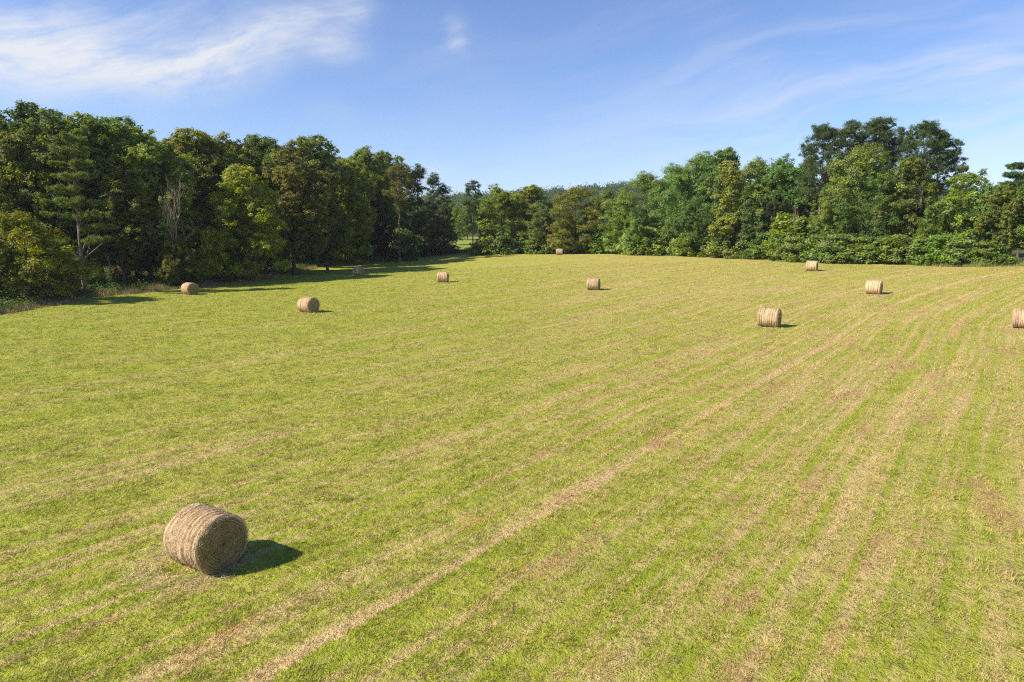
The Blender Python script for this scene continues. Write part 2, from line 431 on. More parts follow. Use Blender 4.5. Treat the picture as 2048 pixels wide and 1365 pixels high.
def make_pine(key, seed, Ht, z0, Rm, n, lr, r0):
    g = np.random.default_rng(seed); L = []
    for i in range(n):
        t = g.random() ** .75; a = g.uniform(0, 6.283)
        env = Rm * np.interp(t, [0, .25, .6, .85, 1], [.55, .85, 1, .75, .25])
        rc = env * g.uniform(.35, 1.0); r = g.uniform(*lr)
        L.append((rc * math.cos(a), rc * math.sin(a), z0 + t * (Ht - z0 - .4) + rc * .1, r, r, r * .8))
    L.append((0, 0, Ht - .5, .8, .8, .6)); L = np.array(L)
    V, F, A = foliage(L, g, 15, 30, (.15, .26), .2, .40, 1.5, .5, True)
    proto(key, Ht, mesh_np(key + '_crown', V, F, M_NEEDLE, A), trunk_mesh(key + '_trunk', g, Ht, r0, L, M_PBARK, 26, .012, .93))
make_pine('pine_a', 31, 24, 10.5, 4.8, 86, (.6, 1.25), .30)
make_pine('pine_b', 32, 25, 11.5, 4.6, 78, (.6, 1.2), .30)
make_pine('pine_c', 33, 25, 13, 3.6, 50, (.6, 1.1), .28)

def make_layered(key, seed, Ht, z0, Rm, tiers, r0):
    g = np.random.default_rng(seed); L = []
    for i in range(tiers):
        t = i / (tiers - 1); z = z0 + t * (Ht - z0 - .3)
        nb = g.integers(4, 7)
        for b in range(nb):
            a = g.uniform(0, 6.283); ln = Rm * (1 - .72 * t) * g.uniform(.6, 1.1)
            for q in (.35, .6, .82, 1.0):
                r = (.45 + .5 * (1 - q)) * g.uniform(.8, 1.3)
                L.append((ln * q * math.cos(a), ln * q * math.sin(a), z + .5 * q + g.normal(0, .1), r * 1.25, r * 1.25, r * .3))
    L = np.array(L)
    V, F, A = foliage(L, g, 16, 26, (.13, .22), .25, .3, 1.0, .6, True)
    proto(key, Ht, mesh_np(key + '_crown', V, F, M_NEEDLE, A), trunk_mesh(key + '_trunk', g, Ht, r0, L[::7], M_PBARK, 24, .01, .96))
make_layered('layered', 41, 21, 7, 5.2, 9, .28)
make_layered('layered_b', 42, 16, 5, 4.6, 8, .24)
def make_cedar(key, seed, Ht, Rm, n):
    g = np.random.default_rng(seed)
    L = prof_lobes(g, Ht, .4, Rm, CONE, n, (.7, 1.15), 1.1, .25)
    V, F, A = foliage(L, g, 16, 28, (.11, .19), .3, .36, 1.3, .4, True)
    proto(key, Ht, mesh_np(key + '_crown', V, F, M_NEEDLE, A), trunk_mesh(key + '_trunk', g, Ht, .22, L, M_BARK, 8, .01, .9))
make_cedar('cedar', 51, 18, 3.6, 62)

def make_dead(key, seed, Ht, r0, mat, spread=.5, depth=4, vine=True, first=.45):
    g = np.random.default_rng(seed); parts = []
    def grow(p, d, ln, r, k):
        n = 4; pts = [p]; dd = d
        for i in range(n):
            dd = unit(dd + g.normal(0, .13, 3) + np.array([0, 0, .06])); pts.append(pts[-1] + dd * ln / n)
        parts.append(tube(pts, np.linspace(r, r * .55, n + 1), 6 if k < 2 else 4))
        if k >= depth: return
        for b in range(3 if k else 5):
            q = g.integers(2, n + 1)
            side = unit(np.cross(dd, g.normal(size=3)))
            grow(pts[q], unit(dd + side * spread * g.uniform(.6, 1.4)), ln * g.uniform(.5, .75), r * (.55 if k else .5), k + 1)
    grow(np.array([0, 0, -.2]), unit(np.array([.05, 0, 1.0])), Ht * first, r0, 0)
    V, F = join(parts)
    zmax = V[:, 2].max()
    V *= Ht / zmax
    tm = mesh_np(key + '_limbs', V, F, mat, smooth=True)
    extra = ()
    if vine:
        L = [(g.normal(0, .18) + .02 * z, g.normal(0, .18), z, .42, .42, .7) for z in np.arange(.5, Ht * .8, .55)]
        L += [(g.normal(0, .5) - .9, g.normal(0, .4), z, .4, .4, .6) for z in np.arange(Ht * .45, Ht * .78, .7)]
        V2, F2, A2 = foliage(np.array(L), g, 26, 14, (.10, .17), .62, .25)
        extra = (('climbing_vine', mesh_np(key + '_vine', V2, F2, M_LEAF, A2)),)
    PROTO[key] = dict(h=Ht, crown=None, trunk=tm, extra=extra)
make_dead('dead', 61, 16, .26, M_REDB, .55, 4, True, .5)
make_dead('snag', 62, 11, .12, M_PALE, .25, 2, False, .85)
make_dead('dead_bush', 63, 6, .08, M_REDB, .7, 5, False, .35)

ALB = 2.0
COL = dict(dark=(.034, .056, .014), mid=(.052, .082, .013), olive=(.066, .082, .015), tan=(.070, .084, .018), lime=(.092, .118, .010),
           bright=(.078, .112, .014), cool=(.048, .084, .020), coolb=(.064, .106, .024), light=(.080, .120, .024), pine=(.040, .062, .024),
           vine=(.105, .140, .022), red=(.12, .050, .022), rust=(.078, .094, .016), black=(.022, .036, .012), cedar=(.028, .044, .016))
def plant(key, u, depth, top, width, col, name, cat, label, group=None, rot=None, sink=0.0, h=None):
    P = PROTO[key]
    Y = depth; z = 2.0
    for _ in range(3):
        x = x_at(u, Y, z); z = h1(x, Y)
    Ht = h if h is not None else slope_at(top) * Y + CAMZ - z
    o = bpy.data.objects.new(name, None); C.objects.link(o)
    o.empty_display_size = .5
    o.location = (x, Y, z - sink)
    s = Ht / P['h']
    o.scale = (s * width, s * width, s)
    o.rotation_euler = (0, 0, rng.uniform(0, 6.283) if rot is None else rot)
    j = rng.uniform(.92, 1.08, 3) * rng.uniform(.84, 1.16)
    c = tuple(np.array(COL[col]) * j * (ALB * np.array([1.42, 1.28, .92]) if group and 'left wood' in group else ALB * np.array([1.14, 1.12, .92]))) + (1,)  # left wood leaves brightened and warmed in colour to lift their shaded sides
    if P['trunk']:
        link('trunk' if P['crown'] else 'limbs', P['trunk'], o)
    if P['crown']:
        link('crown', P['crown'], o).color = c
    for nm, me in P['extra']:
        link(nm, me, o).color = c
    return tag(o, label, cat, group)

# ------------------------------------------------------------------ ground sheets
def axis(lo, hi, step, far_lo, far_hi):
    a = list(np.arange(lo, hi + .01, step)); s = step
    while a[-1] < far_hi: s *= 1.25; a.append(a[-1] + s)
    s = step
    while a[0] > far_lo: s *= 1.25; a.insert(0, a[0] - s)
    return np.array(a)
def sheet(name, xs, ys, dz, mat, mask=None):
    X, Y = np.meshgrid(xs, ys); Z = H(X, Y) + dz
    nx, ny = len(xs), len(ys)
    i = np.arange(nx * ny).reshape(ny, nx)
    F = np.stack([i[:-1, :-1], i[:-1, 1:], i[1:, 1:], i[1:, :-1]], -1).reshape(-1, 4)
    V = np.stack([X, Y, Z], -1).reshape(-1, 3)
    if mask is not None:
        cx = V[F][:, :, 0].mean(1); cy = V[F][:, :, 1].mean(1)
        F = F[mask(cx, cy)]
        used, inv = np.unique(F, return_inverse=True); V = V[used]; F = inv.reshape(F.shape)
    return link(name, mesh_np(name, V, F, mat, smooth=True))
tag(sheet('ground', axis(-150, 180, 3, -1500, 1700), axis(-60, 330, 3, -300, 1700), -.12, M_GROUND), kind='structure')
tag(sheet('hayfield', np.arange(-75, 171, 1.0), np.arange(-60, 190, 1.0), 0, M_FIELD, lambda x, y: inside(x, y)), kind='structure')
tag(sheet('meadow', np.arange(-60, 60, 3.0), np.arange(200, 325, 3.0), -.04, M_MEADOW), kind='structure')

# ------------------------------------------------------------------ grass
def blades(name, P, hgt, wid, lean, mat, g, col=None):
    n = len(P)
    a = g.uniform(0, 6.283, n); b = g.uniform(0, 6.283, n)
    side = np.c_[np.cos(a), np.sin(a), np.zeros(n)] * wid[:, None]
    tip = P + np.c_[np.cos(b) * lean * hgt, np.sin(b) * lean * hgt, hgt]
    V = np.stack([P - side - [0, 0, .01], P + side - [0, 0, .01], tip], 1).reshape(-1, 3)
    me = mesh_np(name, V, np.arange(n * 3).reshape(n, 3), mat, {'rnd': g.random(n), 'clu': g.random(n)})
    o = link(name, me)
    if col: o.color = (*col, 1)
    return o
def vnoise(x, y, sc, seed):
    t = np.random.default_rng(seed).random((256, 256)); u, v = x / sc, y / sc
    i, j = np.floor(u).astype(int), np.floor(v).astype(int); a, b = sstep(u - i), sstep(v - j)
    q = lambda m, n: t[m & 255, n & 255]
    return (q(i, j) * (1 - a) + q(i + 1, j) * a) * (1 - b) + (q(i, j + 1) * (1 - a) + q(i + 1, j + 1) * a) * b
g = np.random.default_rng(5)
NT_ = 185000
q = g.random(NT_); r0, r1, e = 8.5, 125.0, .4
rad = (r0 ** e + q * (r1 ** e - r0 ** e)) ** (1 / e)
az = g.uniform(R(-44), R(44), NT_)
tx, ty = rad * np.sin(az), rad * np.cos(az)
k = inside(tx, ty); tx, ty, rad = tx[k], ty[k], rad[k]
nb = 7
sc = (rad / 12) ** .62
bx = np.repeat(tx, nb) + g.normal(0, 1, len(tx) * nb) * np.repeat(.030 * sc, nb)
by = np.repeat(ty, nb) + g.normal(0, 1, len(tx) * nb) * np.repeat(.030 * sc, nb)
lum = vnoise(tx, ty, .30, 1) * .7 + vnoise(tx, ty, .9, 2) * .3
tuft = np.repeat(g.uniform(.55, 1.2, len(tx)) * np.clip(.25 + 2.8 * (lum - .28), .2, 1.8), nb)
scb = np.repeat(sc, nb)
bh = np.minimum(.054 * scb ** .45, .085) * tuft * g.uniform(.6, 1.3, len(bx))
tag(blades('mown_grass', np.c_[bx, by, H(bx, by)], bh, .0065 * scb * g.uniform(.7, 1.3, len(bx)), g.uniform(.3, 1.5, len(bx)), M_BLADE, g),
    'short mown grass and cut straw covering the hayfield', 'grass', kind='stuff')

M_TALL = mat_straw('dry_grass', (.16, .15, .045), (.42, .31, .155))
M_TALLG = mat_straw('green_grass', (.10, .14, .025), (.30, .27, .09))
def strip(i0, i1, lo, hi, per, name, mat, hr, label, wid=.012, lean=(.1, .5)):
    """blades scattered in a strip outside the field edge EDGE[i0:i1]"""
    Ps = []
    cx, cy = 10, 80
    for i in range(i0, i1):
        a, b = np.array(EDGE[i][:2]), np.array(EDGE[i + 1][:2])
        ln = np.linalg.norm(b - a); nrm = np.array([-(b - a)[1], (b - a)[0]]) / ln
        n = int(ln * per)
        t = g.random(n)[:, None]; w = g.uniform(lo, hi, n)
        w = w + .5 * np.sin(t[:, 0] * ln * .5 + i)
        Ps.append(a + (b - a) * t + nrm * w[:, None])
    P = np.concatenate(Ps); n = len(P)
    cl = .6 + .5 * np.sin(P[:, 0] * .9 + 2 * np.sin(P[:, 1] * .3)) * np.sin(P[:, 1] * .8 + P[:, 0] * .2)
    hh = g.uniform(*hr, n) * np.clip(cl, .35, 1.2)
    o = blades(name, np.c_[P, H(P[:, 0], P[:, 1])], hh, wid * g.uniform(.7, 1.6, n), g.uniform(*lean, n), mat, g)
    return tag(o, label, 'grass', kind='stuff')
strip(0, 9, -.4, 2.6, 420, 'tall_grass', M_TALL, (.35, .9), 'tall dry tan grass along the left and far edge of the field')
strip(9, 16, -.5, 2.2, 300, 'tall_grass', M_TALLG, (.4, 1.15), 'uncut yellow green grass in front of the right hand shrubs')

def undergrowth(name, n, fn, hr, col, label, leaf=(.07, .14), per=22):
    x, y, w = fn(n)
    z = H(x, y); k = len(x)
    off = g.normal(size=(k, per, 3)) * np.array([.45, .45, .5])
    hh = g.uniform(*hr, k)
    P = np.stack([x, y, z + hh * .45], -1)[:, None, :] + off * hh[:, None, None] * np.array([.8, .8, .7])
    P[:, :, 2] = np.maximum(P[:, :, 2], z[:, None] + .03)
    Nn = unit(g.normal(size=(k, per, 3)) * .6 + np.array([0, 0, .8]))
    P = P.reshape(-1, 3)
    V, F = leaves(P, Nn.reshape(-1, 3), g.uniform(leaf[0], leaf[1], len(P)), .6, g)
    o = link(name, mesh_np(name, V, F, M_LEAF, {'rnd': g.random(len(P)), 'clu': np.repeat(g.random(k), per)}))
    o.color = (*col, 1)
    return tag(o, label, 'plants', kind='stuff')
def beside(i0, i1, lo, hi):
    def fn(n):
        L = [np.linalg.norm(np.subtract(EDGE[i + 1][:2], EDGE[i][:2])) for i in range(i0, i1)]
        idx = g.choice(np.arange(i0, i1), n, p=np.array(L) / sum(L))
        E = np.array(EDGE)[:, :2]; a = E[idx]; b = E[idx + 1]; d = b - a
        nr = np.c_[-d[:, 1], d[:, 0]] / np.linalg.norm(d, axis=1)[:, None]
        w = lo + (hi - lo) * g.random(n) ** 1.2
        p = a + d * g.random((n, 1)) + nr * w[:, None]
        keep = ~inside(p[:, 0], p[:, 1])
        return p[keep, 0], p[keep, 1], w[keep]
    return fn
undergrowth('undergrowth', 6800, beside(0, 9, 1.2, 16), (.35, 1.1), (.105, .165, .030), 'low leafy undergrowth at the foot of the left wood')  # leaf colour raised in place of sun patches that the trees block
undergrowth('undergrowth', 1500, beside(9, 16, 1.5, 7), (.4, 1.1), (.115, .17, .035), 'low weeds at the foot of the right hand shrubs')
def floor_left(n): return g.uniform(-100, -52, n), g.uniform(70, 150, n), None
undergrowth('woodland_grass', 2600, floor_left, (.3, .7), (.135, .17, .03), 'sunlit yellow green grass on the floor of the left wood')  # the sunlit look is put into its colour; the trees shade it

# ------------------------------------------------------------------ hay bales
M_SIDE, M_END = mat_hay('hay_side'), mat_hay('hay_end', True)
M_STRAND = mat_straw('hay_strands', (.34, .22, .11), (.66, .52, .32))
BR, BL = .75, 1.38
def bale_meshes():
    g = np.random.default_rng(77)
    nx, na = 60, 120
    xs = np.linspace(-BL / 2, BL / 2, nx); an = np.linspace(0, 2 * np.pi, na, endpoint=False)
    rid = np.interp(xs, np.linspace(-BL / 2, BL / 2, 24), g.normal(0, .010, 24))
    for c, w, d in ((-.36, .03, .03), (.34, .022, .04), (.50, .018, .028), (-.1, .02, .014)): rid -= d * np.exp(-((xs - c) / w) ** 2)
    t = np.abs(xs) / (BL / 2)
    rid -= .045 * np.clip((t - .93) / .07, 0, 1) ** 2
    V = []
    ph = g.uniform(0, 6.28, 6)
    for i, x in enumerate(xs):
        rr = BR + rid[i] + .008 * np.sin(3 * an + ph[0] + 2 * x) + .007 * np.sin(5 * an + ph[1] - 4 * x) + g.normal(0, .006, na)
        y, z = rr * np.sin(an), rr * np.cos(an)
        z = np.maximum(z, -BR * .955)                    # the bale sits a little flattened on its belly
        V.append(np.c_[np.full(na, x), y, z])
    V = np.concatenate(V)
    i = np.arange(nx * na).reshape(nx, na); j = np.roll(i, -1, 1)
    F = np.stack([i[:-1], i[1:], j[1:], j[:-1]], -1).reshape(-1, 4)
    side = mesh_np('bale_side', V, F, M_SIDE, smooth=True)
    ends = []
    for sgn in (1, -1):
        ring = V.reshape(nx, na, 3)[-1 if sgn > 0 else 0]
        rs = np.linspace(1, 0.002, 40); P = []
        for k, s in enumerate(rs):
            q = ring.copy(); q[:, 1:] *= s
            spiral = .012 * np.sin(2 * np.pi * (s * 15) + an)
            q[:, 0] += sgn * ((.035 * (1 - s ** 6)) + (spiral + g.normal(0, .004, na)) * min(1, (1 - s) * 12))
            P.append(q)
        P = np.concatenate(P); i = np.arange(40 * na).reshape(40, na); j = np.roll(i, -1, 1)
        F2 = np.stack([i[:-1], i[1:], j[1:], j[:-1]], -1).reshape(-1, 4)
        if sgn < 0: F2 = F2[:, ::-1]
        ends.append(mesh_np('bale_end', P, F2, M_END, smooth=True))
    # loose strands standing off the bale
    n = 5200
    a = g.uniform(0, 6.283, n); x = g.uniform(-BL / 2, BL / 2, n)
    base = np.c_[x, BR * .99 * np.sin(a), BR * .99 * np.cos(a)]
    tan = np.c_[np.zeros(n), np.cos(a), -np.sin(a)]; nor = np.c_[np.zeros(n), np.sin(a), np.cos(a)]
    d = unit(tan * g.choice([-1, 1], n)[:, None] + g.normal(0, .45, (n, 3)) + nor * .25)
    m = 2600
    a2 = g.uniform(0, 6.283, m); r2 = BR * np.sqrt(g.random(m)) * .98
    sg = g.choice([-1, 1], m)
    b2 = np.c_[sg * (BL / 2 + .02), r2 * np.sin(a2), r2 * np.cos(a2)]
    d2 = unit(np.c_[sg * .3, np.cos(a2), -np.sin(a2)] + g.normal(0, .4, (m, 3)))
    B = np.r_[base, b2]; D = np.r_[d, d2]; n = len(B)
    ok = B[:, 2] > -.68; B, D = B[ok], D[ok]; n = len(B)
    ln = g.uniform(.05, .16, n)[:, None]; w = unit(np.cross(D, g.normal(size=(n, 3)))) * .0035
    V3 = np.stack([B - w, B + w, B + D * ln], 1).reshape(-1, 3)
    V3[:, 2] = np.maximum(V3[:, 2], -BR * .95)
    st_ = mesh_np('bale_strands', V3, np.arange(n * 3).reshape(n, 3), M_STRAND, {'rnd': g.random(n)})
    return side, ends, st_
B_SIDE, B_ENDS, B_STR = bale_meshes()
BALES = [(412, 14.35, -32, .87, 'large round hay bale in the near left foreground, coiled end facing right'),
         (617, 63.5, -30, 1.0, 'round hay bale out in the sun left of centre, its coiled end turned right'),
         (380, 82, -36, 1.0, 'round hay bale at the rough grass edge under the left wood'),
         (717, 112, -6, 1.0, 'grey looking hay bale standing in the shadow of the left wood'),
         (886, 97, -4, 1.0, 'hay bale with dark ridged side just right of the tree shadows'),
         (1119, 160, -8, 1.0, 'smallest and farthest hay bale, against the shrubs at the end of the field'),
         (1187, 82.5, -18, 1.0, 'ridged hay bale alone in the middle distance right of centre'),
         (1539, 53.5, -33, 1.04, 'pale hay bale beside the long windrow streak, largest of those on the right slope'),
         (1624, 97, -33, 1.0, 'hay bale on the crest close before the tall pines'),
         (1748, 73.5, -38, 1.0, 'pale hay bale near the bend of the windrow lines, right of the crest bale'),
         (2049, 50.5, -36, 1.0, 'hay bale cut off by the right edge of the picture')]
M_LOOSE = M_STRAND
for (u, Y, deg, s, lab) in BALES:
    z = 0
    for _ in range(3): x = x_at(u, Y, z + .75); z = h1(x, Y)
    o = bpy.data.objects.new('hay_bale', None); C.objects.link(o); o.empty_display_size = .5
    o.location = (x, Y, z); o.rotation_euler = (0, 0, R(deg)); o.scale = (s * rng.uniform(.97, 1.04), s * rng.uniform(.99, 1.04), s * rng.uniform(.965, 1.0))
    tag(o, lab, 'hay bale', 'round hay bales on the mown field')
    roll = rng.uniform(0, 6.283)
    for nm, me in (('wrapped_side', B_SIDE), ('end_face', B_ENDS[0]), ('end_face', B_ENDS[1]), ('loose_strands', B_STR)):
        c = link(nm, me, o); c.location = (0, 0, BR * .955 - .03)
    # spilled hay on the ground around the foot
    n = 3000 if Y < 30 else 500
    a = g.uniform(0, 6.283, n); rr = g.uniform(.5, 1.0, n) + np.abs(g.normal(0, .28, n))
    px = x + np.cos(a) * rr * 1.05 - .35; py = Y + np.sin(a) * rr * .95 - .12
    P = np.c_[px, py, H(px, py) + g.uniform(.01, .06, n)]
    d = unit(np.c_[g.normal(size=(n, 2)), g.normal(0, .25, n)]); w = unit(np.cross(d, [0, 0, 1.0]) + g.normal(0, .3, (n, 3))) * (.0035 if Y < 30 else .014)
    ln = g.uniform(.08, .22, n)[:, None]
    V = np.stack([P - w, P + w, P + d * ln], 1).reshape(-1, 3)
    lo = link('loose_hay', mesh_np('loose_hay', V, np.arange(n * 3).reshape(n, 3), M_LOOSE, {'rnd': g.random(n)}))
    tag(lo, 'pale loose hay scattered on the ground round a bale', 'hay', 'loose hay round the bales', 'stuff')

BT, PT, CT, ST, DT, VT = ('broadleaf_tree', 'tree'), ('pine_tree', 'pine tree'), ('conifer_tree', 'conifer'), ('shrub', 'shrub'), ('dead_tree', 'dead tree'), ('vine_covered_tree', 'tree')
GL, GR, GS, GF = 'trees of the left wood', 'trees of the right hand treeline', 'shrubs along the right edge of the field', 'trees beyond the gap'
# key, picture column, distance, picture row of the top, width, colour, (name, category), label, group
LEFT = [
 ('bushy', 62, 73, 425, 1.05, 'lime', BT, 'low broad bushy tree with sunlit yellow green top at the left edge', GL),
 ('bushy', -60, 70, 440, 1.0, 'mid', BT, 'bushy tree cut by the left picture edge beside the low sunlit one', GL),
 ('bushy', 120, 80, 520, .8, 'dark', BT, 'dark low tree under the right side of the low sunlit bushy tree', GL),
 ('oak_d', 85, 96, 206, 1.05, 'dark', BT, 'tallest dark tree of the left wood with a ragged top', GL),
 ('oak_b', 10, 90, 238, 1.1, 'mid', BT, 'tall tree at the left edge behind the low bushy tree', GL),
 ('maple', 55, 88, 275, .85, 'bright', BT, 'leafy green tree in front of the tallest ragged crown', GL),
 ('oak_b', 140, 92, 226, 1.0, 'mid', BT, 'tall tree right of the ragged tallest crown', GL),
 ('layered', 170, 83, 278, 1.0, 'olive', PT, 'pine with flat spreading tiers of branches and bare lower trunk', GL),
 ('oak_a', 205, 95, 226, 1.0, 'bright', BT, 'green round topped tree just behind the tiered pine', GL),
 ('oak_d', 258, 99, 232, 1.0, 'mid', BT, 'green crown rising right of the tiered pine', GL),
 ('oak_a', 250, 93, 330, 1.0, 'tan', BT, 'tan tinged oak between the tiered pine and the bare dead tree', GL),
 ('oak_c', 305, 99, 262, 1.0, 'bright', BT, 'bright green broad crown above the tan tinged oak', GL),
 ('oak_c', 352, 112, 288, .9, 'dark', BT, 'dark green crown directly behind the bare dead tree', GL),
 ('dead', 345, 93.5, 344, .75, 'vine', DT, 'dead tree with bare forked top and a vine climbing its trunk', GL),
 ('snag', 222, 91, 430, 1.0, 'tan', DT, 'slender pale bare trunk leaning in a gap of the left wood', GL),
 ('sapling', 285, 98, 470, 1.2, 'olive', BT, 'small sapling with sunlit leaves right of the slender pale trunk', GL),
 ('bushy', 355, 93, 468, .72, 'olive', BT, 'low leafy tree around the foot of the bare dead tree', GL),
 ('sapling', 425, 97, 455, .95, 'lime', BT, 'thin sapling with pale leaves between dead tree and lime crowned tree', GL),
 ('oak_d', 400, 114, 258, 1.0, 'olive', BT, 'olive crown with a knobbly top behind and right of the dead tree', GL),
 ('oak_b', 452, 118, 268, 1.0, 'tan', BT, 'tan tinged tall crown behind the lime crowned tree', GL),
 ('maple', 495, 104, 335, 1.05, 'lime', BT, 'lime green crowned tree spreading low, brightest in the middle of the left wood', GL),
 ('oak_a', 530, 124, 268, .95, 'mid', BT, 'green topped tall tree above the lime crowned tree', GL),
 ('oak_c', 590, 118, 305, 1.0, 'tan', BT, 'large tan green oak right of the lime crowned tree, near the field', GL),
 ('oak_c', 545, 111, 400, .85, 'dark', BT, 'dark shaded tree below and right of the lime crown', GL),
 ('oak_b', 585, 136, 284, .95, 'olive', BT, 'olive crown top behind the large tan green oak', GL),
 ('oak_d', 635, 142, 270, 1.0, 'mid', BT, 'tall loose crown with sky showing through right of the large tan oak', GL),
 ('oak_a', 655, 130, 378, .95, 'olive', BT, 'lower rounded olive tree hanging over the shaded field edge', GL),
 ('maple', 700, 150, 322, .9, 'lime', BT, 'yellow green sunlit tree left of the pale trunked pine', GL),
 ('oak_b', 735, 164, 294, 1.0, 'mid', BT, 'tall green crown behind the yellow green sunlit tree', GL),
 ('oak_a', 775, 172, 302, .95, 'mid', BT, 'rounded tall crown just left of the pale trunked pine top', GL),
 ('pine_c', 800, 157, 325, 1.0, 'tan', PT, 'tan green pine with a long pale bare trunk', GL),
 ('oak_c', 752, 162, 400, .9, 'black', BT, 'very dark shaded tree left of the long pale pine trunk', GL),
 ('cedar', 838, 176, 328, 1.3, 'dark', CT, 'dark dense conifer right of the pale trunked pine', GL),
 ('cedar', 868, 181, 345, 1.15, 'cedar', CT, 'dark conifer second from the right end of the left wood', GL),
 ('cedar', 888, 184, 366, 1.25, 'cedar', CT, 'dark pointed conifer ending the left wood', GL),
 ('shrub_c', 806, 160, 458, 1.1, 'cool', ST, 'small dark shrub at the foot of the pale trunked pine', GL),
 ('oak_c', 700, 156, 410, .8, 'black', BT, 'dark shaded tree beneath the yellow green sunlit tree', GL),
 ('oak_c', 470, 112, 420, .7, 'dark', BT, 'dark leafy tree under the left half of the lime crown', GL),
 ('shrub_a', 232, 101, 537, .75, 'red', ('brush_heap', 'brush'), 'reddish brown dead brush on the wood floor by the pale trunk', GL),
 ('shrub_b', 275, 98, 545, .6, 'red', ('brush_heap', 'brush'), 'rust red dead brush right of the first brush heap', GL),
]
